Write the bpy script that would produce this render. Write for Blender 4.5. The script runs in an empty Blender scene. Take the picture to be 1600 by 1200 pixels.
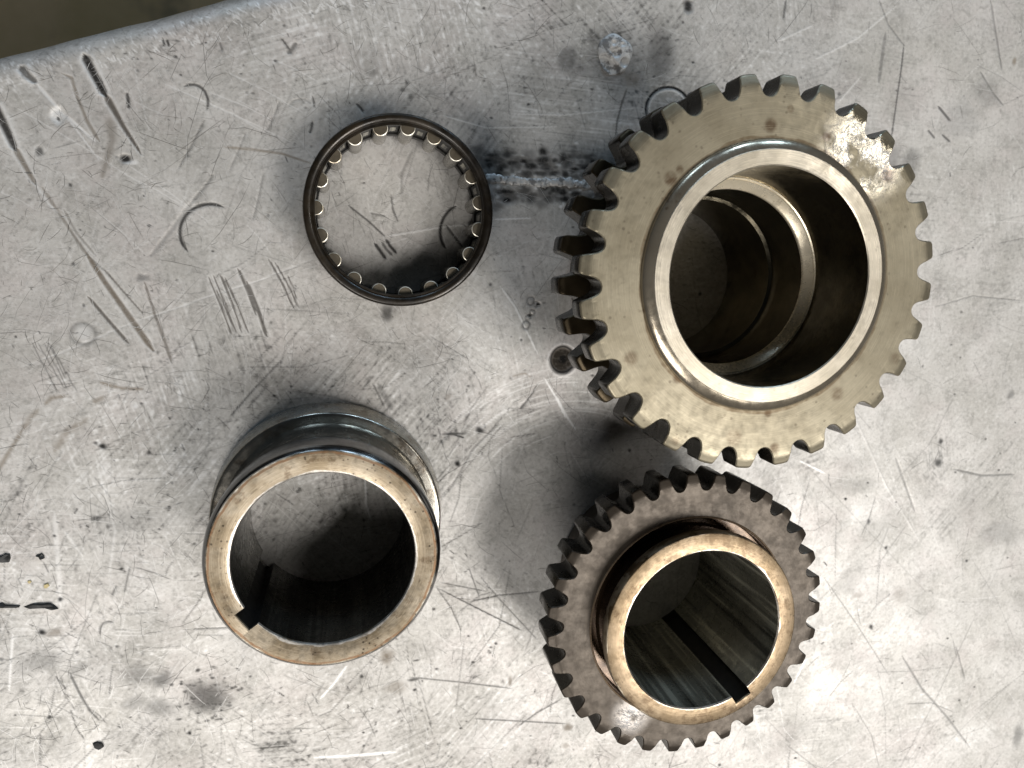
import bpy, bmesh, math, random
import numpy as np
from mathutils import Matrix, Vector

random.seed(7)
RNG = np.random.default_rng(11)
scene = bpy.context.scene
COL = scene.collection
MM = 0.001
H = 0.200                      # camera height above the bench top (m)

# ------------------------------------------------------------------ camera
cam_data = bpy.data.cameras.new("camera")
cam = bpy.data.objects.new("camera", cam_data)
COL.objects.link(cam)
R = np.array([[9.77538878e-01, 0.0, 2.10755173e-01],
              [-3.23110986e-02, -9.88177980e-01, 1.49867520e-01],
              [2.08263621e-01, -1.53311059e-01, -9.65982393e-01]])
c0, c1, c2 = R[0], -R[1], -R[2]
cam.matrix_world = Matrix(((c0[0], c1[0], c2[0], 0), (c0[1], c1[1], c2[1], 0), (c0[2], c1[2], c2[2], H), (0, 0, 0, 1)))
cam_data.sensor_width = 36.0
cam_data.lens = 36.0 * 1139.9 / 1600.0
cam_data.clip_start = 0.005
cam_data.clip_end = 20.0
cam_data.dof.use_dof = True
cam_data.dof.focus_distance = 0.180
cam_data.dof.aperture_fstop = 26.0
scene.camera = cam

# ------------------------------------------------------------------ world, lamps, exposure
world = bpy.data.worlds.new("World")
scene.world = world
world.use_nodes = True
wb = world.node_tree.nodes["Background"]
wb.inputs[0].default_value = (0.80, 0.85, 0.92, 1)
wb.inputs[1].default_value = 0.012


def area(name, loc, target, sx, sy, power, color):
    d = bpy.data.lights.new(name, 'AREA')
    d.shape = 'RECTANGLE'
    d.size = sx
    d.size_y = sy
    d.energy = power
    d.color = color
    o = bpy.data.objects.new(name, d)
    COL.objects.link(o)
    o.location = loc
    v = Vector(target) - Vector(loc)
    o.rotation_euler = v.to_track_quat('-Z', 'Y').to_euler()
    return o


# open workshop door to the lower right of the bench, a second opening behind the viewer, windows beyond the far edge, one lamp
area("workshop_door_light", (1.15, -1.15, 2.25), (0.06, -0.06, 0), 1.1, 1.0, 53.0, (1.0, 0.97, 0.935))
area("rear_opening_light", (-0.80, -1.60, 1.95), (0.0, -0.1, 0), 1.1, 0.9, 29.0, (1.0, 0.965, 0.925))
area("window_light", (1.00, 1.55, 0.62), (0.05, 0.0, 0.05), 0.20, 0.30, 3.8, (0.55, 0.77, 1.0))
area("window_light", (0.55, 1.75, 0.66), (0.05, 0.0, 0.05), 0.24, 0.30, 4.6, (0.58, 0.78, 1.0))
area("window_light", (-0.35, 1.75, 0.70), (0.0, 0.0, 0), 0.36, 0.36, 3.6, (0.58, 0.78, 1.0))
area("ceiling_lamp", (0.80, 0.19, 0.97), (0.11, 0.026, 0.05), 0.16, 0.16, 1.1, (1.0, 0.97, 0.92))

scene.view_settings.view_transform = 'Standard'
scene.view_settings.look = 'None'
scene.view_settings.exposure = 0.12
scene.view_settings.gamma = 1.0
scene.render.resolution_x = 1024
scene.render.resolution_y = 768
scene.render.engine = 'CYCLES'


# ------------------------------------------------------------------ helpers
def tp(u, v, z=0.0):
    """point on the bench (or at height z) surveyed from the photograph, in metres"""
    d = np.array([(u - 800) / 1139.9, (v - 600) / 1139.9, 1.0])
    w = R.T @ d
    t = (z - H) / w[2]
    return np.array([t * w[0], t * w[1]])


def mesh_obj(name, verts, faces, mat, parent=None, sharp=32, loc=None):
    me = bpy.data.meshes.new(name)
    me.from_pydata([tuple(v) for v in verts], [], faces)
    me.update()
    bm = bmesh.new()
    bm.from_mesh(me)
    bmesh.ops.recalc_face_normals(bm, faces=bm.faces)
    bm.to_mesh(me)
    bm.free()
    me.polygons.foreach_set("use_smooth", [True] * len(me.polygons))
    me.set_sharp_from_angle(angle=math.radians(sharp))
    me.materials.append(mat)
    o = bpy.data.objects.new(name, me)
    COL.objects.link(o)
    if parent:
        o.parent = parent
    if loc is not None:
        o.location = loc
    return o


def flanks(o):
    """tooth sides and undersides, with their shade painted in as near-black"""
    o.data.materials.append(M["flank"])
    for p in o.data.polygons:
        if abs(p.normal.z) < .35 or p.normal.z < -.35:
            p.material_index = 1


def link_copy(src, name, parent, rotz=0.0):
    o = bpy.data.objects.new(name, src.data)
    COL.objects.link(o)
    o.parent = parent
    o.rotation_euler = (0, 0, rotz)
    return o


def thing(name, label, cat, loc, group=None, rotz=0.0):
    o = bpy.data.objects.new(name, None)
    o.empty_display_size = 0.01
    COL.objects.link(o)
    o.location = loc
    o.rotation_euler = (0, 0, rotz)
    o["label"] = label
    o["category"] = cat
    if group:
        o["group"] = group
    return o


def tag(o, label, cat, group=None):
    o["label"] = label
    o["category"] = cat
    if group:
        o["group"] = group
    return o


def lathe(profile, segs, phase=0.0, closed=False):
    """profile: list of (r, z) in H units; returns verts, faces in metres"""
    V, F = [], []
    n = len(profile)
    for i in range(segs):
        a = phase + 2 * math.pi * i / segs
        for r, z in profile:
            V.append((r * H * math.cos(a), r * H * math.sin(a), z * H))
    for i in range(segs):
        j = (i + 1) % segs
        for k in range(n if closed else n - 1):
            l = (k + 1) % n
            F.append((i * n + k, j * n + k, j * n + l, i * n + l))
    return V, F


def lathe_key(profile, segs, key_ang, w, d, rb):
    """closed lathe whose bore points (flag 1) carry a rectangular keyway of half width w and bottom radius d"""
    d1 = math.asin(w / rb)
    d2 = math.atan2(w, d)
    cols = []
    m = segs
    for i in range(m + 1):
        a = d1 + (2 * math.pi - 2 * d1) * i / m
        cols.append((a, None))
    for t in (-1, -.5, 0, .5, 1):
        a = t * d2
        cols.append((a, d / math.cos(a)))
    n = len(profile)
    V, F = [], []
    for a, ri in cols:
        aa = a + key_ang
        for r, z, b in profile:
            rr = r
            if b and ri is not None:
                rr = ri + (r - rb) * 0.6
            V.append((rr * H * math.cos(aa), rr * H * math.sin(aa), z * H))
    c = len(cols)
    for i in range(c):
        j = (i + 1) % c
        for k in range(n):
            l = (k + 1) % n
            F.append((i * n + k, j * n + k, j * n + l, i * n + l))
    return V, F


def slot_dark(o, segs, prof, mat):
    """keyway faces painted black in place of the shade inside the slot"""
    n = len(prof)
    o.data.materials.append(mat)  # black colour carries the slot's shade
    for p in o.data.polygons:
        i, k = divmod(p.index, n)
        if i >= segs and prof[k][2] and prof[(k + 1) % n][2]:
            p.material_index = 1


def tooth_mesh(rt, rc, nteeth, ztop, zbot, k_in=8, prof=None, chamfer=0.45, ch_from=0.972, bev=0.0012):
    """one gear tooth sector, from mid gap to mid gap, butted on the disc at radius rc"""
    p = 2 * math.pi / nteeth
    half = prof
    pts = [(-h, r) for r, h in reversed(half)] + [(h, r) for r, h in half]
    # densify with smooth interpolation
    xs = np.array([q[0] for q in pts])
    ys = np.array([q[1] for q in pts])
    s = np.concatenate([[0], np.cumsum(np.hypot(np.diff(xs) * p, np.diff(ys)))])
    n = 49
    ss = np.linspace(0, s[-1], n)
    X = np.interp(ss, s, xs)
    Y = np.interp(ss, s, ys)
    for _ in range(1):
        X[1:-1] = (X[:-2] + 2 * X[1:-1] + X[2:]) / 4
        Y[1:-1] = (Y[:-2] + 2 * Y[1:-1] + Y[2:]) / 4
    X[0], X[-1] = -.5, .5
    px = Y * rt * np.cos(X * p)
    py = Y * rt * np.sin(X * p)
    tx, ty = np.gradient(px), np.gradient(py)
    L = np.hypot(tx, ty)
    nx, ny = ty / L, -tx / L                      # outward normal
    nx[0], ny[0] = math.cos(-.5 * p), math.sin(-.5 * p)
    nx[-1], ny[-1] = math.cos(.5 * p), math.sin(.5 * p)
    ix, iy = px - nx * bev, py - ny * bev
    # inner arc on the disc rim
    rows = []
    ia = np.interp(np.arange(n), np.linspace(0, n - 1, k_in + 1), np.linspace(-.5 * p, .5 * p, k_in + 1))
    cx = np.interp(np.arange(n), np.linspace(0, n - 1, k_in + 1), rc * np.cos(np.linspace(-.5 * p, .5 * p, k_in + 1)))
    cy = np.interp(np.arange(n), np.linspace(0, n - 1, k_in + 1), rc * np.sin(np.linspace(-.5 * p, .5 * p, k_in + 1)))

    def zt(x, y, zf, sg):
        r = np.hypot(x, y)
        return zf - sg * chamfer * np.maximum(0, r - ch_from * rt)
    for t in (0, .3, .55, .68, .76, .82, .88, .94, 1.0):
        x = cx * (1 - t) + ix * t
        y = cy * (1 - t) + iy * t
        rows.append((x, y, zt(x, y, ztop, 1)))
    rows.append((px, py, zt(px, py, ztop, 1) - bev))
    rows.append((px, py, zt(px, py, zbot, -1) + bev))
    rows.append((ix, iy, zt(ix, iy, zbot, -1)))
    rows.append((cx, cy, np.full(n, zbot)))
    V = []
    for x, y, z in rows:
        for i in range(n):
            V.append((x[i] * H, y[i] * H, z[i] * H))
    F = []
    for r in range(len(rows) - 1):
        for i in range(n - 1):
            F.append((r * n + i, r * n + i + 1, (r + 1) * n + i + 1, (r + 1) * n + i))
    return V, F


# ------------------------------------------------------------------ node helpers
class NT:
    def __init__(self, name):
        self.m = bpy.data.materials.new(name)
        self.m.use_nodes = True
        self.t = self.m.node_tree
        self.t.nodes.clear()
        self.out = self.t.nodes.new("ShaderNodeOutputMaterial")
        self.b = self.t.nodes.new("ShaderNodeBsdfPrincipled")
        self.t.links.new(self.b.outputs[0], self.out.inputs[0])
        self.pos = self.t.nodes.new("ShaderNodeNewGeometry").outputs["Position"]

    def link(self, a, b):
        self.t.links.new(a, b)

    def val(self, sock, v):
        if hasattr(v, "is_linked") or hasattr(v, "links"):
            self.t.links.new(v, sock)
        else:
            sock.default_value = v

    def map(self, rot=(0, 0, 0), scale=(1, 1, 1), loc=(0, 0, 0), vec=None, stretch=False):
        n = self.t.nodes.new("ShaderNodeMapping")
        self.link(vec or self.pos, n.inputs[0])
        n.inputs["Rotation"].default_value = rot
        n.inputs["Scale"].default_value = scale
        n.inputs["Location"].default_value = loc
        if stretch:
            n.vector_type = 'TEXTURE'
        return n.outputs[0]

    def noise(self, scale, detail=4, rough=.55, vec=None, dist=0.0):
        n = self.t.nodes.new("ShaderNodeTexNoise")
        self.link(vec or self.pos, n.inputs["Vector"])
        n.inputs["Scale"].default_value = scale
        n.inputs["Detail"].default_value = detail
        n.inputs["Roughness"].default_value = rough
        n.inputs["Distortion"].default_value = dist
        return n.outputs["Fac"]

    def voronoi(self, scale, vec=None, feature='F1', rand=1.0):
        n = self.t.nodes.new("ShaderNodeTexVoronoi")
        n.feature = feature
        self.link(vec or self.pos, n.inputs["Vector"])
        n.inputs["Scale"].default_value = scale
        n.inputs["Randomness"].default_value = rand
        return n.outputs["Distance"]

    def ramp(self, fac, lo, hi, a=0.0, b=1.0):
        n = self.t.nodes.new("ShaderNodeMapRange")
        n.interpolation_type = 'SMOOTHSTEP'
        self.link(fac, n.inputs[0])
        n.inputs[1].default_value = lo
        n.inputs[2].default_value = hi
        n.inputs[3].default_value = a
        n.inputs[4].default_value = b
        return n.outputs[0]

    def math(self, op, a, b=0.0):
        n = self.t.nodes.new("ShaderNodeMath")
        n.operation = op
        self.val(n.inputs[0], a)
        self.val(n.inputs[1], b)
        return n.outputs[0]

    def mix(self, fac, a, b, mode='MIX'):
        n = self.t.nodes.new("ShaderNodeMix")
        n.data_type = 'RGBA'
        n.blend_type = mode
        self.val(n.inputs[0], fac)
        for i, v in ((6, a), (7, b)):
            if isinstance(v, tuple):
                n.inputs[i].default_value = (v[0], v[1], v[2], 1)
            else:
                self.link(v, n.inputs[i])
        return n.outputs[2]

    def near(self, p, r0, r1):
        """1 inside r0, 0 outside r1 (metres), distance from point p"""
        n = self.t.nodes.new("ShaderNodeVectorMath")
        n.operation = 'DISTANCE'
        self.link(self.pos, n.inputs[0])
        n.inputs[1].default_value = p
        return self.ramp(n.outputs["Value"], r0, r1, 1.0, 0.0)

    def bump(self, h, strength, dist, normal=None):
        n = self.t.nodes.new("ShaderNodeBump")
        n.inputs["Strength"].default_value = strength
        n.inputs["Distance"].default_value = dist
        self.link(h, n.inputs["Height"])
        if normal is not None:
            self.link(normal, n.inputs["Normal"])
        return n.outputs[0]

    def attr(self, name):
        n = self.t.nodes.new("ShaderNodeAttribute")
        n.attribute_name = name
        s = self.t.nodes.new("ShaderNodeSeparateColor")
        self.link(n.outputs["Color"], s.inputs[0])
        return s.outputs

    def set(self, **kw):
        for k, v in kw.items():
            key = {"color": "Base Color", "rough": "Roughness", "metal": "Metallic", "normal": "Normal", "coat": "Coat Weight",
                   "coat_rough": "Coat Roughness", "spec": "Specular IOR Level"}[k]
            s = self.b.inputs[key]
            if isinstance(v, tuple):
                s.default_value = (v[0], v[1], v[2], 1)
            else:
                self.val(s, v)
        return self.m


# ------------------------------------------------------------------ materials
def mat_bench():
    n = NT("worn_bench_metal")
    tex = n.t.nodes.new("ShaderNodeTexNoise")
    n.link(n.pos, tex.inputs["Vector"])
    tex.inputs["Scale"].default_value = 55
    tex.inputs["Detail"].default_value = 5
    tex.inputs["Roughness"].default_value = .62
    sp_ = n.t.nodes.new("ShaderNodeSeparateColor")
    n.link(tex.outputs["Color"], sp_.inputs[0])
    pa, pb, pc = sp_.outputs[0], sp_.outputs[1], sp_.outputs[2]
    cloud = n.noise(240, 5, .72, dist=.6)
    fine = n.noise(950, 3, .7)
    col = n.mix(n.ramp(pa, .3, .7), (.58, .56, .53), (.46, .443, .41))
    col = n.mix(n.math('MULTIPLY', n.ramp(pb, .45, .72), .35), col, (.55, .49, .47))
    col = n.mix(n.math('MULTIPLY', n.ramp(cloud, .48, .66), .38), col, (.24, .23, .21))
    col = n.mix(n.math('MULTIPLY', n.ramp(fine, .50, .70), .26), col, (.80, .79, .77))
    col = n.mix(n.math('MULTIPLY', n.ramp(fine, .48, .30), .36), col, (.17, .165, .15))
    at = n.t.nodes.new("ShaderNodeAttribute")
    at.attribute_name = "grain"
    gr = at.outputs["Fac"]
    col = n.mix(n.ramp(gr, .5, 1.0, 0.0, .75), col, (.86, .85, .83))
    col = n.mix(n.ramp(gr, .5, 0.0, 0.0, .85), col, (.10, .096, .088))
    a = n.attr("marks")
    dark, bright, brown = a[0], a[1], a[2]
    dk = n.math('MULTIPLY', dark, n.ramp(fine, .25, .55, .86, 1.0))
    col = n.mix(bright, col, (.88, .87, .85))
    col = n.mix(n.math('MULTIPLY', brown, n.ramp(fine, .2, .6, .5, 1.0)), col, (.20, .145, .085))
    col = n.mix(dk, col, (.010, .0095, .009))
    rough = n.ramp(pc, .3, .7, .43, .58)
    rough = n.math('ADD', rough, n.ramp(gr, .5, 0.0, 0.0, .2))
    rough = n.math('ADD', rough, n.math('MULTIPLY', dk, .25))
    rough = n.math('SUBTRACT', rough, n.math('MULTIPLY', bright, .10))
    metal = n.math('SUBTRACT', .43, n.math('MULTIPLY', n.math('MAXIMUM', dk, brown), .40))
    nb = n.bump(cloud, .40, .00014)
    spec = n.math('SUBTRACT', .5, n.math('MULTIPLY', dk, .42))
    return n.set(color=col, rough=rough, metal=metal, normal=nb, spec=spec)


def mat_steel(name, c_lo, c_hi, rust, r_lo, r_hi, metal=.85, rust_amt=.5, rust_lo=.60, scale=1.0, coat=0.0, wet=None, pit=0.0, ring=None, turn=None, streak=0.0, spots=(), spot_z=0.0):
    n = NT(name)
    a = n.noise(90 * scale, 5, .6)
    b = n.noise(420 * scale, 5, .65)
    col = n.mix(n.ramp(a, .3, .7), c_lo, c_hi)
    col = n.mix(n.math('MULTIPLY', n.ramp(b, .48, .72), .20), col, tuple(x * .55 for x in c_lo))
    rs = n.noise(170 * scale, 6, .7, vec=n.map(loc=(2.3, .7, 1.1)))
    col = n.mix(n.math('MULTIPLY', n.ramp(rs, rust_lo, rust_lo + .1), rust_amt), col, rust)
    pits = n.math('MULTIPLY', n.ramp(n.voronoi(620 * scale, vec=n.map(scale=(1, 1, .2))), .10, .30, 1.0, .0), n.ramp(n.noise(150, 4, .65, vec=n.map(loc=(7, 3, 2))), .50, .58))
    if pit:
        col = n.mix(n.math('MULTIPLY', pits, pit), col, (.05, .035, .022))
    for su, sv, sr, sa in spots:
        sp_ = tp(su, sv, spot_z)
        k = n.math('MULTIPLY', n.near((float(sp_[0]), float(sp_[1]), spot_z), sr * .35 * MM, sr * MM), n.ramp(b, .30, .55, sa * .35, sa))
        col = n.mix(k, col, rust)
    if streak:
        st = n.noise(520, 3, .6, vec=n.map(scale=(1, 1, .03)))
        col = n.mix(n.math('MULTIPLY', n.ramp(st, .52, .66), streak), col, tuple(min(1, x * 2.4) for x in c_hi))
        col = n.mix(n.math('MULTIPLY', n.ramp(st, .46, .34), streak), col, tuple(x * .25 for x in c_lo))
    if turn:
        vm = n.t.nodes.new("ShaderNodeVectorMath")
        vm.operation = 'DISTANCE'
        v2 = n.map(scale=(1, 1, 0))
        n.link(v2, vm.inputs[0])
        vm.inputs[1].default_value = (turn[0], turn[1], 0)
        cb = n.t.nodes.new("ShaderNodeCombineXYZ")
        n.link(vm.outputs["Value"], cb.inputs[0])
        n.link(n.math('MULTIPLY', a, .0012), cb.inputs[1])
        tl = n.noise(5200, 2, .6, vec=cb.outputs[0])
        col = n.mix(n.math('MULTIPLY', n.ramp(tl, .5, .7), turn[2]), col, tuple(min(1, x * 1.6) for x in c_hi))
        col = n.mix(n.math('MULTIPLY', n.ramp(tl, .48, .3), turn[2]), col, tuple(x * .45 for x in c_lo))
    if ring:
        cx, cy, bands = ring
        vm = n.t.nodes.new("ShaderNodeVectorMath")
        vm.operation = 'MULTIPLY'
        n.link(n.pos, vm.inputs[0])
        vm.inputs[1].default_value = (1, 1, 0)
        vd = n.t.nodes.new("ShaderNodeVectorMath")
        vd.operation = 'DISTANCE'
        n.link(vm.outputs[0], vd.inputs[0])
        vd.inputs[1].default_value = (cx, cy, 0)
        rad = n.math('ADD', vd.outputs["Value"], n.math('MULTIPLY', n.math('SUBTRACT', a, .5), .0022))
        for r0, r1, cc, am in bands:
            mid, hw = (r0 + r1) / 2, (r1 - r0) / 2
            dd = n.math('ABSOLUTE', n.math('SUBTRACT', rad, mid * H), 0.0)
            k = n.math('MULTIPLY', n.ramp(dd, hw * H * .6, hw * H * 1.3, 1.0, 0.0), n.ramp(b, .3, .6, am * .5, am))
            col = n.mix(k, col, cc)
    rough = n.ramp(b, .3, .7, r_lo, r_hi)
    nb = n.bump(b, .25, .00010)
    if wet:
        p, r0, r1 = wet
        jag = n.noise(160, 4, .6, vec=n.map(loc=(4, 4, 4)))
        wm = n.math('MULTIPLY', n.near(p, r0, r1), n.ramp(jag, .34, .52))
        rough = n.math('MULTIPLY', rough, n.math('SUBTRACT', 1.0, n.math('MULTIPLY', wm, .80)))
        nb2 = n.bump(n.math('MULTIPLY', n.noise(420, 3, .55, dist=.8), wm), .32, .0006, nb)
        nb = nb2
        coat = n.math('MULTIPLY', wm, .9)
    return n.set(color=col, rough=rough, metal=metal, normal=nb, coat=coat, coat_rough=.12)


M = {}
M["bench"] = mat_bench()
gw = tp(1350, 240, .2720 * H)
gs = tp(985, 1118, .184 * H)
M["gear"] = mat_steel("olive_gear_steel", (.222, .192, .132), (.290, .256, .184), (.07, .038, .016), .34, .48, turn=(.4419 * H, -.0085 * H, .22), metal=.66, rust_amt=.55, rust_lo=.66,
                      wet=((float(gw[0]), float(gw[1]), .2720 * H), .004, .0145), pit=.45, spot_z=.2720 * H, ring=(.4419 * H, -.0085 * H, ((.1465, .1500, (.10, .062, .028), .65),)),
                      spots=((1048, 279, 2.0, .9), (1062, 265, 1.2, .9), (986, 247, 1.6, .8), (1204, 196, 2.0, .8), (1387, 272, 2.6, .95), (1291, 214, 1.5, .85), (1147, 684, 2.6, .55), (1210, 700, 1.7, .7), (1308, 615, 2.2, .6),
                             (985, 560, 2.2, .6), (1060, 590, 1.8, .8), (1200, 645, 1.3, .8), (1055, 690, 1.4, .5), (1398, 560, 1.8, .5), (1235, 170, 1.2, .6)))
M["hub_face"] = mat_steel("machined_hub_face", turn=(.4419 * H, -.0085 * H, .4), c_lo=(.46, .41, .32), c_hi=(.58, .525, .43), rust=(.26, .18, .10), r_lo=.30, r_hi=.42, metal=.80, rust_amt=.3, pit=.25)
M["hub_side"] = mat_steel("polished_hub_side", (.42, .36, .27), (.52, .455, .355), (.16, .095, .045), .16, .26, metal=.82, rust_amt=.6)
M["bore"] = mat_steel("shade_dark_bore_steel", (.12, .105, .075), (.22, .19, .13), (.05, .033, .015), .12, .24, metal=.95, rust_amt=.5)  # base colour lowered to paint in the darkness down the bore
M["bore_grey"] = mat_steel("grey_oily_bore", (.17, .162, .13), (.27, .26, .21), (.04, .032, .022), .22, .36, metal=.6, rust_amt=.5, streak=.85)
M["flank"] = mat_steel("shade_black_flank", (.028, .025, .020), (.052, .047, .038), (.02, .013, .008), .22, .36, metal=.8, rust_amt=.5)  # near-black base colour holds the shade on the tooth sides
M["dog"] = mat_steel("dark_dog_steel", (.040, .030, .016), (.075, .056, .032), (.02, .013, .007), .28, .42, metal=.8, rust_amt=.6)  # very dark brown for the lower ring and its teeth
M["lip"] = mat_steel("worn_groove_lip", (.24, .17, .11), (.34, .25, .17), (.10, .06, .03), .22, .34, metal=.35, rust_amt=.4)
M["bore_dark"] = mat_steel("shade_black_bore", (.055, .052, .044), (.10, .095, .08), (.02, .016, .01), .20, .34, metal=.85, rust_amt=.5, streak=.35)  # shade inside the sleeve put into a blackened base colour
M["ledge"] = mat_steel("highlight_bore_ledge", (.66, .58, .43), (.78, .70, .55), (.34, .24, .12), .22, .34, metal=.5, rust_amt=.4)  # pale base colour paints in the highlights along the ledge
M["gear2"] = mat_steel("brown_gear_steel", (.045, .035, .025), (.068, .054, .040), (.020, .011, .005), .36, .50, metal=.55, rust_amt=.55, rust_lo=.60, pit=.35, turn=(.4117 * H, -.4426 * H, .2),
                       wet=((float(gs[0]), float(gs[1]), .184 * H), .001, .007))
M["hub2"] = mat_steel("bronzed_hub_face", (.145, .103, .058), (.235, .178, .115), (.065, .038, .018), .28, .42, metal=.78, rust_amt=.6, rust_lo=.52, pit=.7, scale=1.3, turn=(.4117 * H, -.4426 * H, .3), ring=(.4117 * H, -.4426 * H, ((.1020, .1055, (.62, .58, .52), .7), (.1262, .1280, (.60, .52, .40), .6))))
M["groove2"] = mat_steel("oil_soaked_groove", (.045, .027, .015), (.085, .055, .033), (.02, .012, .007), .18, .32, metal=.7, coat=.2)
M["sleeve_face"] = mat_steel("tarnished_sleeve_face", (.25, .195, .125), (.41, .35, .265), (.11, .065, .03), .28, .42, metal=.72, rust_amt=.55, rust_lo=.54, pit=1.0, scale=1.4, turn=(-.042 * H, -.327 * H, .3), ring=(-.042 * H, -.327 * H, ((.1245, .1272, (.20, .10, .045), .75), (.1281, .1295, (.80, .76, .68), .9), (.1015, .1050, (.72, .70, .66), .7))))
M["sleeve"] = mat_steel("dark_polished_sleeve", (.19, .19, .19), (.28, .275, .265), (.10, .085, .06), .12, .24, metal=.97, rust_amt=.4)
M["flange"] = mat_steel("blued_flange_steel", (.32, .335, .335), (.50, .47, .40), (.16, .11, .05), .20, .34, metal=.85, rust_amt=.5, rust_lo=.52)
M["neck"] = mat_steel("worn_neck_steel", (.34, .32, .28), (.46, .43, .37), (.17, .12, .07), .16, .28, metal=.9, rust_amt=.5, rust_lo=.52)
M["shell"] = mat_steel("oiled_black_shell", (.013, .010, .007), (.032, .023, .013), (.006, .005, .004), .26, .46, metal=.4, rust_amt=.6, rust_lo=.5, coat=.15)
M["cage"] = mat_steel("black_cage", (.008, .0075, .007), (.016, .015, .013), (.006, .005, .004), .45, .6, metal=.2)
M["roller"] = mat_steel("roller_steel", (.20, .19, .165), (.27, .255, .22), (.12, .10, .07), .22, .34, metal=.9, rust_amt=.3)
M["roller_end"] = mat_steel("roller_end_steel", (.12, .10, .072), (.17, .145, .105), (.07, .05, .03), .38, .5, metal=.7)
M["roller_rim"] = mat_steel("bright_roller_rim", (.80, .76, .66), (.86, .82, .72), (.5, .42, .3), .30, .40, metal=.6, rust_amt=.85, rust_lo=.45)
M["weld"] = mat_steel("weld_metal", (.50, .50, .49), (.68, .67, .65), (.10, .095, .09), .45, .6, metal=.35, rust_amt=.75, rust_lo=.48, scale=2.0)
M["chip"] = mat_steel("black_debris", (.012, .012, .012), (.03, .03, .028), (.02, .015, .01), .4, .6, metal=.2)
M["yellow"] = mat_steel("brass_sliver", (.50, .41, .20), (.58, .48, .26), (.4, .28, .1), .55, .7, metal=.1)
nf = NT("dusty_floor")
ff = nf.mix(nf.ramp(nf.noise(5, 5, .6), .3, .7), (.25, .185, .075), (.40, .285, .16))
ff = nf.mix(nf.math('MULTIPLY', nf.ramp(nf.noise(11, 3, .6, vec=nf.map(loc=(1, 2, 0))), .55, .7), .6), ff, (.04, .04, .025))
M["floor"] = nf.set(color=ff, rough=.7)


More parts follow.
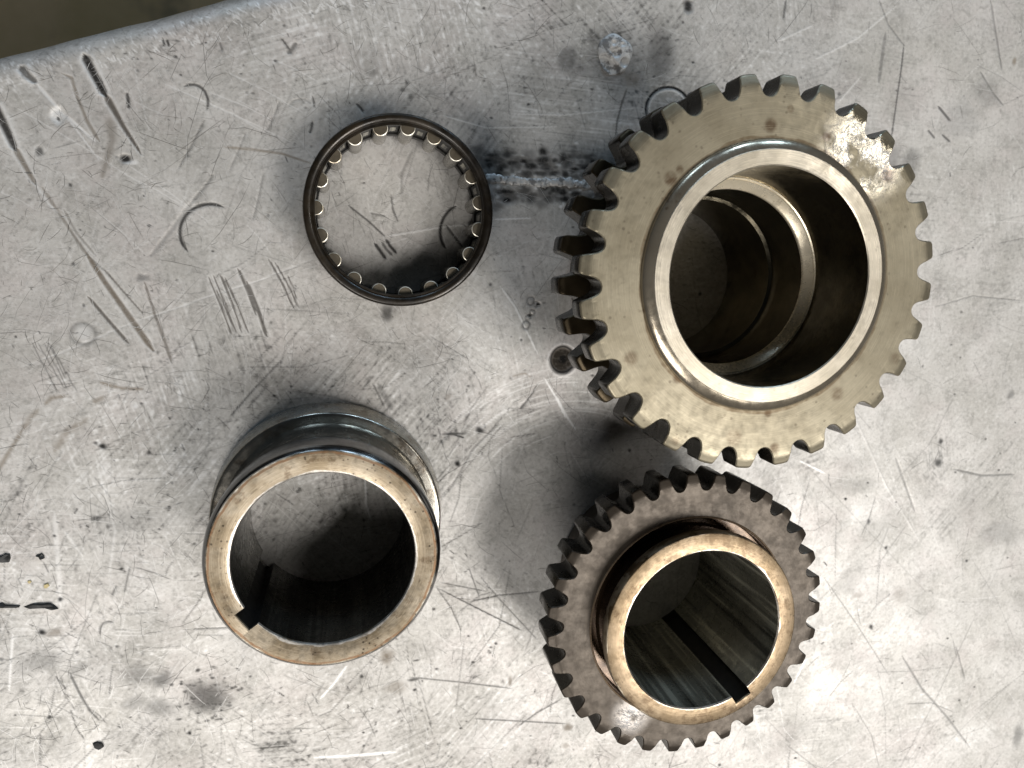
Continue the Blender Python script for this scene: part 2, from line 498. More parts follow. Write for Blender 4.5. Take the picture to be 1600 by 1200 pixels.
# ------------------------------------------------------------------ bench top: a relief sheet with rolled edge
def build_bench():
    e0, e1 = tp(0, 87), tp(400, -16)
    ex = (e1 - e0) / np.linalg.norm(e1 - e0)          # along the edge
    en = np.array([-ex[1], ex[0]])                    # outward, over the edge
    RAD = 0.0066
    rest = 0.0010                                     # edge tangent line beyond the visible silhouette
    # local frame: s along edge, t = inward distance from the start of the roll
    org = e0 + en * (rest - RAD)
    cor = [tp(*c) for c in ((-20, -20), (1620, -20), (1620, 1220), (-20, 1220))]
    S = [(c - org) @ ex for c in cor]
    Tt = [-(c - org) @ en for c in cor]
    s0, s1 = min(S), max(S)
    t1 = max(Tt)
    step = 0.00031
    sf = np.arange(s0, s1, step)
    sg = np.concatenate([s0 - np.array([.6, .3, .1, .03, .01, .003]), sf, s1 + np.array([.003, .01, .03, .1, .3, .6])])
    tf = np.arange(0, t1, step)
    tg = np.concatenate([tf, t1 + np.array([.003, .01, .03, .1, .25, .45])])
    # rolled edge rows
    ang = np.radians(np.linspace(90, 0, 26)[:-1])
    roll_n = np.concatenate([[RAD, RAD], RAD * np.sin(ang)])
    roll_z = np.concatenate([[-.05, -.02], -RAD + RAD * np.cos(ang)])
    nrow = len(roll_n) + len(tg)
    ns = len(sg)
    un_ = np.concatenate([roll_n, -tg])
    uz = np.concatenate([roll_z, np.zeros(len(tg))])
    X = org[0] + sg[None, :] * ex[0] + un_[:, None] * en[0]
    Y = org[1] + sg[None, :] * ex[1] + un_[:, None] * en[1]
    Z = np.repeat(uz[:, None], ns, 1)
    wv = sum(np.sin(sg * f_ + p_) * a_ for f_, p_, a_ in ((38, .4, .00028), (95, 1.7, .00016), (210, 3.0, .00009), (470, .9, .00005)))
    fade = np.clip(1 + un_ / .012, 0, 1)[:, None]
    X += wv[None, :] * fade * en[0]
    Y += wv[None, :] * fade * en[1]
    hgt = np.zeros_like(Z)
    dark = np.zeros_like(Z)
    brt = np.zeros_like(Z)
    brn = np.zeros_like(Z)
    tcoord = -un_
    r_off = len(roll_n)
    PXM = 1 / 5700.0                                  # one photograph pixel on the bench (m)

    def window(p, rad):
        p = np.asarray(p)
        lo, hi = p.min(0) - rad, p.max(0) + rad
        cs = np.array([(lo[0], lo[1]), (hi[0], lo[1]), (lo[0], hi[1]), (hi[0], hi[1])]) - org
        a = cs @ ex
        b = -(cs @ en)
        i0, i1 = np.searchsorted(sg, [a.min(), a.max()])
        j0, j1 = np.searchsorted(tcoord, [b.min(), b.max()])
        return slice(max(j0, 0), j1 + 1), slice(max(i0, 0), i1 + 1)

    def stroke(pts, w0, w1=None, dk=0., bt=0., bw=0., depth=0., burr=0., soft=.5, px=True, taper=True):
        """scratch / gouge along a polyline; widths in photograph pixels, depth in mm"""
        P = [tp(*q) for q in pts] if px else [np.asarray(q) for q in pts]
        w1 = w0 if w1 is None else w1
        w0, w1 = w0 * PXM, w1 * PXM
        wm = max(w0, w1)
        sl = window(P, wm * 3 + .0006)
        x, y = X[sl], Y[sl]
        if x.size == 0:
            return
        seg = [np.linalg.norm(P[i + 1] - P[i]) for i in range(len(P) - 1)]
        tot = sum(seg) + 1e-9
        acc = 0
        D = np.full(x.shape, 1e9)
        U = np.zeros(x.shape)
        for i in range(len(P) - 1):
            a, b = P[i], P[i + 1]
            d = b - a
            u = np.clip(((x - a[0]) * d[0] + (y - a[1]) * d[1]) / (d @ d + 1e-15), 0, 1)
            q = np.hypot(x - a[0] - u * d[0], y - a[1] - u * d[1])
            g = (acc + u * seg[i]) / tot
            m = q < D
            D = np.where(m, q, D)
            U = np.where(m, g, U)
            acc += seg[i]
        w = (w0 + (w1 - w0) * U) * .5
        if taper:
            w = w * np.clip(np.minimum(U, 1 - U) * 8 + .25, 0, 1)
        w = np.maximum(w, 1e-6)
        amp = np.minimum(1, w / (step * .42))
        we = np.maximum(w, step * .42)
        k = np.clip(1 - (D - we * (1 - soft)) / (we * 2 * soft + 1e-9), 0, 1) * amp
        k = k * k * (3 - 2 * k)
        dark[sl] = np.maximum(dark[sl], k * dk)
        brt[sl] = np.maximum(brt[sl], k * bt)
        brn[sl] = np.maximum(brn[sl], k * bw)
        if depth:
            hgt[sl] -= k * depth * MM
        if burr:
            kb = np.exp(-((D - we * 1.5) / (we * .6 + step * .4)) ** 2)
            hgt[sl] += kb * burr * MM
            brt[sl] = np.maximum(brt[sl], kb * .7 * min(1, burr * 12))

    def blob(c, rx, ry=None, dk=0., bt=0., bw=0., depth=0., ragged=.35, soft=.5, px=True, ring=None, freq=5):
        """stain, dimple or ring; radii in photograph pixels"""
        ry = rx if ry is None else ry
        p = tp(*c) if px else np.asarray(c)
        rm = max(rx, ry) * PXM
        sl = window([p], rm * 1.9)
        x, y = X[sl] - p[0], Y[sl] - p[1]
        if x.size == 0:
            return
        th = np.arctan2(y, x)
        q = np.hypot(x / (rx * PXM), y / (ry * PXM))
        ph = RNG.random(6) * 6.28
        wob = sum(np.sin(th * (j + 1) + ph[j]) / (j + 1.5) for j in range(freq)) * .4
        q = q * (1 + ragged * wob)
        if ring:
            k = np.exp(-((q - 1) / ring) ** 2)
        else:
            k = np.clip((1 + soft - q) / (2 * soft), 0, 1)
            k = k * k * (3 - 2 * k)
        dark[sl] = np.maximum(dark[sl], k * dk)
        brt[sl] = np.maximum(brt[sl], k * bt)
        brn[sl] = np.maximum(brn[sl], k * bw)
        hgt[sl] -= k * depth * MM

    def arc(c, r, a0, a1, w, dk, depth=.05, rx=None, burr=0., bt=0.):
        n_ = 26
        rx = r if rx is None else rx
        pts = [(c[0] + rx * math.cos(math.radians(a)), c[1] - r * math.sin(math.radians(a))) for a in np.linspace(a0, a1, n_)]
        stroke(pts, w, w, dk=dk, depth=depth, burr=burr, bt=bt)

    # --- random handling wear over the whole sheet (hairlines, nicks, pits)
    lo_uv = np.array([-60, -60])
    hi_uv = np.array([1660, 1260])
    for i in range(4600):
        u, v = lo_uv + RNG.random(2) * (hi_uv - lo_uv)
        if RNG.random() > .25 + .75 * max(0, min(1, (1250 - u) / 700)):
            continue
        kind = RNG.random()
        ln = RNG.gamma(1.6, 16) + 4
        an = RNG.choice([-62, -58, -28, 20, 75, 100, 150]) + RNG.normal(0, 22)
        du, dv = ln * math.cos(math.radians(an)), ln * math.sin(math.radians(an))
        cv = RNG.normal(0, .12)
        pts = [(u - du, v - dv), (u + dv * cv, v - du * cv), (u + du, v + dv)]
        if kind < .42:
            stroke(pts, RNG.uniform(.5, 1.3), dk=RNG.uniform(.2, .6))
        elif kind < .85:
            stroke(pts, RNG.uniform(.5, 1.3), bt=RNG.uniform(.1, .4))
        else:
            stroke([(u, v), (u + RNG.normal(0, 4), v + RNG.normal(0, 4))], RNG.uniform(1.0, 2.4), dk=RNG.uniform(.4, .85))
    for i in range(46):                                # long faint scratches
        u, v = lo_uv + RNG.random(2) * (hi_uv - lo_uv)
        an = RNG.choice([60, 55, -20, 15, 170, 120, -50]) + RNG.normal(0, 12)
        ln = RNG.uniform(50, 170)
        du, dv = ln * math.cos(math.radians(an)), ln * math.sin(math.radians(an))
        b = RNG.random() < .5
        stroke([(u - du, v - dv), (u + RNG.normal(0, 4), v + RNG.normal(0, 4)), (u + du, v + dv)], RNG.uniform(.7, 1.4), dk=0 if b else .42, bt=.32 if b else 0)
    for i in range(260):                               # small dark nicks
        u, v = lo_uv + RNG.random(2) * (hi_uv - lo_uv)
        r = RNG.uniform(1.2, 3.0)
        blob((u, v), r, r * RNG.uniform(.5, 1.1), dk=RNG.uniform(.5, .95), depth=.05, ragged=.5)
    for i in range(60):                                # faint oily smudges
        u, v = lo_uv + RNG.random(2) * (hi_uv - lo_uv)
        r = RNG.uniform(12, 46)
        blob((u, v), r, r * RNG.uniform(.5, 1.0), dk=RNG.uniform(.04, .13), bw=RNG.uniform(0, .06), ragged=.5, soft=.8)

    # --- deep gouges at the far left
    stroke([(130, 84), (147, 117), (165, 150)], 11, 9, dk=.98, depth=.45, burr=.07)
    stroke([(163, 146), (178, 172), (192, 197), (222, 243)], 9, 3, dk=.75, bw=.5, depth=.25, burr=.04)
    stroke([(-12, 160), (8, 200), (24, 235)], 12, 8, dk=.95, depth=.4, burr=.07)
    stroke([(22, 230), (38, 258), (55, 288)], 8, 5, dk=.45, bw=.6, depth=.2, burr=.05)
    stroke([(50, 278), (75, 318), (105, 342)], 3, 2, bt=.7, dk=.2, depth=.08)
    stroke([(65, 292), (100, 345), (137, 402)], 4, 4, bw=.35, dk=.35, depth=.1)
    stroke([(30, 103), (42, 117), (57, 129)], 11, 7, dk=.8, depth=.3, burr=.08)
    stroke([(57, 130), (90, 168), (150, 222)], 5, 3, bt=.8, depth=.08)
    stroke([(70, 145), (110, 190), (155, 250)], 3, 2, bt=.7, dk=.1, depth=.06)
    stroke([(97, 115), (112, 122), (120, 150), (136, 190), (155, 221)], 4, 5, bw=.5, dk=.35, depth=.1, burr=.03)
    stroke([(172, 192), (176, 218), (160, 275)], 12, 5, dk=.35, bw=.35, soft=.9, taper=False)
    stroke([(134, 395), (163, 440), (190, 478), (240, 549)], 6, 8, bw=.75, dk=.45, depth=.15, burr=.03)
    stroke([(137, 463), (165, 496), (200, 536)], 4, 5, dk=.7, bw=.4, depth=.15, burr=.02)
    stroke([(162, 420), (192, 455), (225, 492)], 3, 2, dk=.6, bw=.3, depth=.1)
    stroke([(225, 440), (243, 495), (256, 530), (268, 567)], 3, 5, dk=.5, bw=.4, depth=.1)
    stroke([(100, 328), (118, 362), (150, 400)], 4, 3, dk=.4, bw=.2, depth=.08, burr=.03)
    stroke([(105, 355), (140, 402), (165, 425)], 3, 3, dk=.5, depth=.06)
    for a, b, w in (((325, 432), (363, 528), 3), ((333, 430), (371, 527), 2.5), ((343, 426), (378, 520), 3), ((350, 432), (388, 521), 3.5), ((372, 420), (400, 492), 5), ((385, 440), (417, 527), 6),
                    ((338, 452), (366, 520), 2), ((420, 405), (459, 482), 3), ((430, 410), (467, 482), 2.5), ((450, 430), (464, 472), 2)):
        stroke([a, ((a[0] + b[0]) / 2 + 2, (a[1] + b[1]) / 2), b], w, w * .8, dk=.68, bw=.35, depth=.14, burr=.03)
    for a, b in (((50, 535), (90, 614)), ((58, 534), (100, 606)), ((66, 532), (108, 612)), ((72, 530), (105, 596)), ((77, 536), (120, 612))):
        stroke([a, b], 2, 2, dk=.55, depth=.06)
    stroke([(30, 575), (110, 545), (205, 505), (330, 462), (400, 440), (500, 400)], 2, 1.6, bt=.5, dk=.0, depth=.03)
    for a, b, w, t in (((198, 145), (201, 170), 5, .9), ((320, 187), (278, 265), 3, .6), ((333, 275), (300, 315), 4, .5), ((300, 315), (235, 400), 5, .35), ((437, 158), (418, 205), 3, .5),
                       ((254, 60), (256, 73), 4, .9), ((261, 62), (263, 73), 4, .9), ((440, 60), (456, 85), 3, .8), ((463, 66), (450, 84), 6, .7), ((343, 65), (347, 80), 4, .7),
                       ((412, 270), (395, 345), 2.5, .5), ((385, 205), (357, 270), 2, .5), ((488, 150), (491, 168), 3, .8), ((488, 190), (484, 208), 4, .85), ((557, 162), (568, 175), 4, .85)):
        stroke([a, ((a[0] + b[0]) / 2 + 1, (a[1] + b[1]) / 2), b], w, w, dk=t, depth=.1)
    stroke([(350, 230), (390, 233), (440, 240), (485, 255)], 4, 3, bw=.6, dk=.2)
    for a, b in (((255, 130), (470, 230)), ((330, 145), (430, 190)), ((300, 150), (420, 210)), ((20, 165), (240, 300)), ((200, 258), (330, 350)), ((190, 270), (300, 330)), ((150, 330), (230, 400)),
                 ((350, 110), (480, 180)), ((420, 90), (500, 130)), ((0, 300), (60, 330))):
        stroke([a, ((a[0] + b[0]) / 2, (a[1] + b[1]) / 2 - 3), b], 1.8, 1.2, bt=.42, depth=.02)
    # rubbed patch of parallel brush marks along the rolled edge
    for i in range(420):
        q = RNG.random()
        u = RNG.uniform(-20, 760)
        v = 92 - u * .23 + RNG.uniform(4, 46)
        an = math.radians(RNG.normal(-55, 24))
        ln = RNG.uniform(4, 14)
        stroke([(u, v), (u + ln * math.cos(an), v - ln * math.sin(an))], RNG.uniform(1.2, 2.4), bt=.7 if q < .65 else 0, dk=.5 if q >= .65 else 0)
    # tool circles
    arc((328, 363), 44, 62, 222, 5, .92, .12, rx=47)
    arc((300, 160), 28, -25, 118, 4, .85, .1, rx=25)
    arc((735, 362), 46, 118, 215, 5, .95, .12, rx=47)
    stroke([(697, 352), (712, 372), (722, 385)], 4, 4, dk=.8, depth=.08)
    arc((1044, 172), 36, -10, 200, 4, .97, .14, rx=35)
    arc((1044, 172), 31, 10, 185, 3, 0, .0, rx=30, bt=.9)
    arc((470, 175), 20, 40, 150, 2, .4, .05)
    arc((465, 170), 14, 30, 170, 2, .3, .05)
    arc((170, 985), 14, 60, 200, 3, .5, .05)
    blob((130, 521), 16, 15, dk=.5, ring=.22, ragged=.12, depth=.06)
    blob((130, 520), 10, 10, bt=.5, ragged=.2)
    # dimples
    blob((90, 181), 9, 10, bt=.95, depth=.35, ragged=.25)
    stroke([(88, 183), (93, 188)], 5, 4, dk=.9, depth=.1)
    blob((196, 248), 7, 5.5, dk=.98, depth=.35, ragged=.2)
    blob((205, 254), 8, 3, bt=.9, ragged=.4)
    blob((61, 236), 5, 6, dk=.8, depth=.1)
    blob((1076, 9), 8, 9, dk=.95, depth=.3, ragged=.25)
    blob((1080, 8), 4, 4, bt=.9, depth=-.1)
    blob((212, 635), 3, 3, bt=.9, dk=.1)
    blob((221, 434), 7, 5, dk=.6, depth=.1, ragged=.5)
    blob((880, 562), 19, 20, depth=.9, bw=.9, dk=.90, ragged=.08, soft=.25)
    blob((880, 562), 20, 21, dk=.98, ring=.13, ragged=.06)
    blob((880, 562), 13, 14, bt=.0, bw=.9, ring=.18, ragged=.12, depth=-.1)
    blob((880, 562), 11, 11, dk=1.0, ragged=.25)
    blob((880, 562), 26, 27, bt=.35, ring=.07, ragged=.06, depth=-.06)
    for c, r in (((829, 470), 6), ((838, 476), 4), ((832, 488), 4), ((825, 496), 4), ((822, 508), 6)):
        blob(c, r, r, dk=.75, ring=.3, depth=.12, ragged=.3)
    blob((841, 476), 4, 3.5, dk=.98, depth=.2)
    blob((828, 493), 4, 3, dk=.95, depth=.2)
    # scorched weld seam between the roller bearing and the big gear
    for i in range(170):
        u = RNG.uniform(745, 960)
        top = RNG.random() < .55
        v = RNG.normal(258, 9) if top else RNG.normal(305, 8)
        blob((u, v), RNG.uniform(5, 15), RNG.uniform(3, 9), dk=RNG.uniform(.55, 1.0), depth=RNG.uniform(0, .06), ragged=.6, soft=.7)
    for i in range(60):
        u = RNG.uniform(750, 950)
        blob((u, RNG.normal(280, 18)), RNG.uniform(1.5, 4), RNG.uniform(1, 3), bt=.9, depth=-.05, ragged=.6)
    # stains
    blob((885, 92), 15, 19, dk=.55, ragged=.3, soft=.35)
    blob((905, 108), 20, 10, dk=.28, ragged=.5)
    blob((930, 60), 13, 12, dk=.45, ragged=.5)
    blob((1032, 86), 24, 36, dk=.50, ragged=.25, soft=.55)
    blob((1000, 90), 18, 30, dk=.28, ragged=.4, soft=.6)
    blob((960, 92), 40, 46, dk=.42, ragged=.12, soft=.5)
    blob((988, 125), 13, 11, bw=.45, dk=.2, ragged=.4)
    stroke([(980, 138), (972, 160), (964, 190), (960, 232)], 3, 2, dk=.55, bw=.4, depth=.05)
    for c, rx, ry, d in (((322, 1092), 26, 24, .62), ((252, 1063), 14, 10, .5), ((218, 1055), 22, 14, .30), ((245, 1104), 18, 12, .3), ((205, 1100), 16, 9, .22), ((65, 1035), 28, 14, .26), ((120, 1045), 14, 7, .2),
                         ((300, 1082), 10, 8, .35), ((345, 1078), 10, 10, .3), ((575, 95), 26, 20, .35), ((580, 112), 10, 8, .5), ((605, 491), 9, 12, .75), ((615, 480), 20, 10, .3),
                         ((1545, 145), 26, 22, .30), ((1500, 190), 40, 26, .22), ((1425, 250), 16, 20, .4), ((1395, 245), 14, 20, .35), ((1560, 830), 40, 26, .25), ((1590, 1150), 10, 26, .4), ((1340, 760), 40, 14, .16),
                         ((1465, 723), 7, 7, .75), ((1470, 690), 4, 5, .8), ((1580, 617), 7, 8, .5), ((1361, 979), 4, 4, .8), ((1357, 815), 3, 5, .7), ((1384, 856), 3, 3, .8), ((200, 812), 40, 20, .2),
                         ((749, 673), 6, 5, .9), ((715, 725), 4, 4, .95), ((709, 678), 16, 2, .75), ((565, 1057), 3, 3, .8), ((648, 1078), 3, 2, .9), ((645, 1062), 9, 2.5, .7), ((650, 1032), 5, 1.5, .7), ((682, 1045), 3, 2, .7),
                         ((160, 697), 5, 4, .98), ((152, 810), 7, 4, .8), ((65, 988), 5, 4, .95), ((94, 936), 3, 3, .95), ((85, 837), 2, 2, .9), ((190, 889), 3, 2, .9), ((1115, 668 + 270), 3, 3, .5)):
        blob((c[0], c[1]), rx, ry, dk=d, ragged=.5, soft=.65)
    for i in range(70):
        u, v = 322 + RNG.normal(0, 20), 1092 + RNG.normal(0, 18)
        blob((u, v), RNG.uniform(1.5, 4), RNG.uniform(1.5, 3), dk=RNG.uniform(.4, .8), ragged=.6)
    for p, w, t in (([(-5, 738), (15, 705), (35, 672)], 6, .6), ([(35, 672), (48, 652), (60, 640)], 8, .5), ([(70, 632), (80, 622), (102, 619)], 6, .6), ([(85, 705), (105, 675), (138, 652)], 10, .4),
                    ([(155, 597), (190, 607), (225, 608)], 5, .65), ([(145, 628), (165, 620)], 7, .5), ([(800, 588), (820, 583), (830, 590)], 3, .5)):
        stroke(p, w, w * .8, bw=t, dk=t * .25, soft=.9)
    for c, rx, ry, t in (((604, 1027), 11, 12, .55), ((604, 1025), 4, 5, .8), ((618, 1073), 18, 10, .35), ((887, 1137), 8, 6, .65), ((884, 1165), 6, 5, .35), ((797, 1065), 3, 8, .6), ((1585, 95), 4, 6, .7),
                         ((85, 988), 10, 6, .45), ((120, 1240), 8, 6, .4), ((700, 620), 5, 5, .3), ((1405, 930), 14, 14, .2), ((1340, 930), 12, 5, .25)):
        blob(c, rx, ry, bw=t, dk=t * .2, ragged=.4, soft=.6)
    # lines on the right and below
    for p, w, t in (([(1413, 66), (1408, 110), (1400, 165), (1392, 222)], 2.6, .8), ([(1374, 0), (1388, 38), (1412, 70)], 3, .4), ([(1384, 50), (1379, 85), (1373, 130)], 6, .4),
                    ([(1228, 0), (1224, 30)], 4, .7), ([(1548, 0), (1555, 45), (1566, 112)], 4, .45), ([(1532, 112), (1552, 145), (1568, 165)], 4, .5), ([(1466, 166), (1485, 189)], 5, .75),
                    ([(1450, 203), (1461, 216)], 4, .65), ([(1472, 210), (1485, 222)], 4, .7), ([(1410, 1025), (1440, 1075), (1480, 1120), (1516, 1168)], 4, .32), ([(1490, 733), (1535, 743), (1585, 741)], 4, .42),
                    ([(1400, 665 + 50), (1430, 800)], 4, .2), ([(1494, 1010), (1508, 1060)], 3, .3), ([(1460, 480), (1520, 462), (1600, 470)], 2, .4), ([(1560, 380), (1600, 372)], 2, .4),
                    ([(684, 919), (745, 950), (815, 985)], 2.4, .62), ([(680, 915), (705, 950), (722, 988)], 2.4, .45), ([(688, 910), (760, 924)], 2, .5), ([(735, 940), (780, 930), (845, 924)], 2.4, .6),
                    ([(640, 1058), (720, 1066), (800, 1076)], 2.4, .5), ([(740, 1123), (815, 1127), (885, 1131)], 2.4, .55), ([(808, 1136), (840, 1113), (876, 1093)], 2.4, .6), ([(725, 1000), (712, 1110)], 2, .3),
                    ([(750, 900), (775, 930), (840, 1000)], 2, .4), ([(715, 958), (750, 930), (770, 925)], 2, .4), ([(108, 1050), (125, 1085), (140, 1110), (155, 1126)], 3, .55), ([(85, 1055), (104, 1078)], 2, .5),
                    ([(110, 1108), (120, 1140), (133, 1156)], 1.6, .5), ([(63, 1145), (62, 1195)], 1.6, .4), ([(300, 983), (370, 980)], 2, .5), ([(194, 925), (203, 885)], 2, .55), ([(175, 930), (182, 915)], 3, .5),
                    ([(840, 600), (828, 620), (812, 640)], 2.6, .6), ([(703, 677), (725, 684)], 3, .8), ([(672, 525), (730, 560)], 2, .4), ([(700, 770), (740, 700), (780, 660)], 3, .3), ([(580, 640), (520, 620), (450, 610)], 2, .3),
                    ([(585, 380), (594, 392), (603, 405)], 5, .9), ([(596, 378), (604, 390), (613, 399)], 4, .7), ([(603, 374), (610, 385), (620, 396)], 4.5, .9), ([(611, 305), (614, 328), (622, 346)], 3, .7), ([(543, 320), (575, 345), (602, 370)], 3, .75),
                    ([(644, 235), (628, 270), (627, 300)], 4, .4), ([(578, 333), (603, 338)], 3, .55), ([(675, 245), (668, 300)], 2, .4), ([(360, 650), (395, 610), (440, 562)], 3, .5), ([(385, 640), (420, 600)], 2, .5),
                    ([(590, 600), (612, 640)], 8, .35), ([(583, 600), (600, 635)], 3, .5), ([(530, 690), (540, 780), (542, 800)], 2, .3), ([(430, 770), (460, 790)], 2, .5), ([(463, 770), (470, 762)], 5, .7)):
        stroke(p, w, w, dk=t, depth=.06)
    for p, w, t in (([(850, 590), (868, 620), (885, 655)], 3, .9), ([(868, 618), (885, 650), (900, 672)], 4, .85), ([(782, 448), (805, 480), (840, 553)], 3, .75), ([(620, 1175), (560, 1180), (490, 1184)], 5, .95),
                    ([(542, 1040), (522, 1068), (500, 1092)], 4, .9), ([(1250, 650 + 70), (1290, 740)], 3, .5), ([(1330, 640), (1385, 760), (1440, 850)], 3, .15), ([(600, 370), (690, 355), (740, 350)], 2.5, .6),
                    ([(772, 343), (830, 341)], 2.5, .8), ([(570, 745), (573, 790), (580, 815)], 3, .9), ([(800, 178), (880, 180), (1000, 168)], 2, .6), ([(690, 180), (760, 200), (880, 198)], 2, .55), ([(1215, 65), (1270, 40)], 3, .5),
                    ([(1270, 95), (1340, 60), (1400, 10)], 2.6, .5), ([(1310, 160), (1345, 120)], 3, .5), ([(85, 800), (95, 950)], 7, .35), ([(20, 990), (14, 1080)], 4, .6), ([(1240, 1068), (1260, 1030)], 3, .5),
                    ([(170, 900), (180, 830), (150, 720)], 3, .3), ([(100, 830), (130, 870)], 4, .4)):
        stroke(p, w, w * .8, bt=t, depth=-.03)
    # brushed arcs of an old sander mark below the bearing
    for i in range(60):
        r = RNG.uniform(150, 260)
        a = RNG.uniform(60, 130)
        arc((900, 830), r, a, a + RNG.uniform(8, 26), RNG.uniform(1, 2), 0, 0, bt=RNG.uniform(.2, .5))
    for i in range(130):                               # horizontal brushed band at lower left
        u, v = RNG.uniform(-40, 330), RNG.normal(900, 150)
        ln = RNG.uniform(15, 70)
        b = RNG.random() < .5
        stroke([(u, v), (u + ln, v + RNG.normal(0, 2.5))], RNG.uniform(.8, 1.5), bt=.35 if b else 0, dk=0 if b else .3)
    # brushed and mottled grain: filtered noise, its direction wandering over the sheet
    ny_, nx_ = len(tg), ns
    fy = np.fft.fftfreq(ny_)[:, None]
    fx = np.fft.rfftfreq(nx_)[None, :]

    def filt(F_):
        g = np.fft.irfft2(np.fft.rfft2(RNG.standard_normal((ny_, nx_))) * F_, s=(ny_, nx_))
        return g / (g.std() + 1e-12)
    tot = np.zeros((ny_, nx_))
    wsum = np.zeros((ny_, nx_))
    for th, ln_, wd in ((60, 14, .42), (22, 11, .42), (-35, 10, .42), (95, 9, .42), (150, 12, .42), (0, 15, .42)):
        c_, s_ = math.cos(math.radians(th)), math.sin(math.radians(th))
        a_ = fx * c_ + fy * s_
        b_ = -fx * s_ + fy * c_
        g = filt(np.exp(-2 * (math.pi ** 2) * ((ln_ * a_) ** 2 + (wd * b_) ** 2)))
        m = np.exp(1.1 * filt(np.exp(-2 * (math.pi ** 2) * (38 ** 2) * (fx ** 2 + fy ** 2))))
        tot += g * m
        wsum += m * m
    tot /= np.sqrt(wsum)
    ff_ = fx ** 2 + fy ** 2
    mott = filt(np.exp(-2 * math.pi ** 2 * 1.1 ** 2 * ff_) - np.exp(-2 * math.pi ** 2 * 4.0 ** 2 * ff_))
    broad = filt(np.exp(-2 * math.pi ** 2 * 14 ** 2 * ff_) * (1 - np.exp(-2 * math.pi ** 2 * 90 ** 2 * ff_)))
    amt = np.clip(.75 + .35 * filt(np.exp(-2 * math.pi ** 2 * 55 ** 2 * ff_)), .25, 1.4)
    # the far right of the sheet is rubbed smoother
    uu = (X[r_off:] - .02) / .2
    amt = amt * np.clip(1.05 - .55 * np.clip(uu, 0, 1), .4, 1.05)
    gv = .5 + .078 * amt * tot + .046 * amt * np.sign(mott) * np.abs(mott) ** 1.4 + .045 * broad
    grain = np.full(Z.shape, .5)
    grain[r_off:] = np.clip(gv, 0, 1)
    hgt[r_off:] += (tot * .0000012 + broad * .000004) * amt
    # small hammer unevenness of the old sheet
    Z += hgt

    V = np.stack([X, Y, Z], -1).reshape(-1, 3).astype(np.float32)
    idx = np.arange(nrow * ns).reshape(nrow, ns)
    q = np.stack([idx[:-1, :-1], idx[1:, :-1], idx[1:, 1:], idx[:-1, 1:]], -1).reshape(-1, 4)
    me = bpy.data.meshes.new("bench_top")
    me.vertices.add(len(V))
    me.vertices.foreach_set("co", V.ravel())
    me.loops.add(q.size)
    me.loops.foreach_set("vertex_index", q.ravel().astype(np.int32))
    me.polygons.add(len(q))
    me.polygons.foreach_set("loop_start", np.arange(0, q.size, 4, dtype=np.int32))
    me.polygons.foreach_set("loop_total", np.full(len(q), 4, dtype=np.int32))
    me.update(calc_edges=True)
    me.polygons.foreach_set("use_smooth", np.ones(len(q), dtype=bool))
    ca = me.color_attributes.new("marks", 'FLOAT_COLOR', 'POINT')
    c4 = np.stack([dark, brt, brn, np.ones_like(dark)], -1).reshape(-1).astype(np.float32)
    ca.data.foreach_set("color", np.clip(c4, 0, 1))
    ga = me.attributes.new("grain", 'FLOAT', 'POINT')
    ga.data.foreach_set("value", grain.reshape(-1).astype(np.float32))
    me.materials.append(M["bench"])
    o = bpy.data.objects.new("bench_top", me)
    COL.objects.link(o)
    o["kind"] = "structure"
    o["label"] = "scratched grey metal bench top with a rolled far edge"
    return o


bench = build_bench()



def scratches(name, n, mat, seed, wlo, whi, parent):
    """thousands of hair-thin score lines as slim tapered slivers just proud of the sheet"""
    r = np.random.default_rng(seed)
    V, F = [], []
    for i in range(n):
        u, v = r.uniform(-30, 1630), r.uniform(-30, 1230)
        if r.random() > .22 + .78 * max(0, min(1, (1250 - u) / 700)):
            continue
        ln = min(r.gamma(1.2, 10) + 2, 90)
        if v - ln < 108 - u * .23:
            continue
        an = math.radians(r.choice([62, 55, 30, -20, -75, 100, 150, 0]) + r.normal(0, 24))
        c, p = tp(u, v), tp(u + 1, v)
        L = ln / 5700
        d = np.array([math.cos(an), -math.sin(an)]) * L
        q = np.array([-d[1], d[0]]) / L
        w = r.uniform(wlo, whi) * MM
        bend = q * r.normal(0, .18) * L
        z = .00003
        k = len(V)
        for t, s_ in ((-1, 0), (-.4, 1), (.4, 1), (1, 0)):
            m = c + d * t + bend * (1 - t * t)
            if s_:
                V.append((*(m + q * w / 2), z))
                V.append((*(m - q * w / 2), z))
            else:
                V.append((*m, z))
        F += [(k, k + 1, k + 2), (k + 1, k + 3, k + 4, k + 2), (k + 3, k + 5, k + 4)]
    o = mesh_obj(name, V, F, mat, parent)
    o["kind"] = "stuff"


nl = NT("bare_score_line")
nl.set(color=(.66, .65, .63), rough=.42, metal=.45)
nd = NT("grimy_score_line")
nd.set(color=(.13, .124, .115), rough=.6, metal=.2)
scratches("score_lines", 4200, nl.m, 21, .03, .11, bench)
scratches("score_lines", 3600, nd.m, 22, .03, .11, bench)

# floor far below the bench edge
fl = mesh_obj("floor", [(-4, -4, -.82), (4, -4, -.82), (4, 4, -.82), (-4, 4, -.82)], [(0, 1, 2, 3)], M["floor"])
fl["kind"] = "structure"


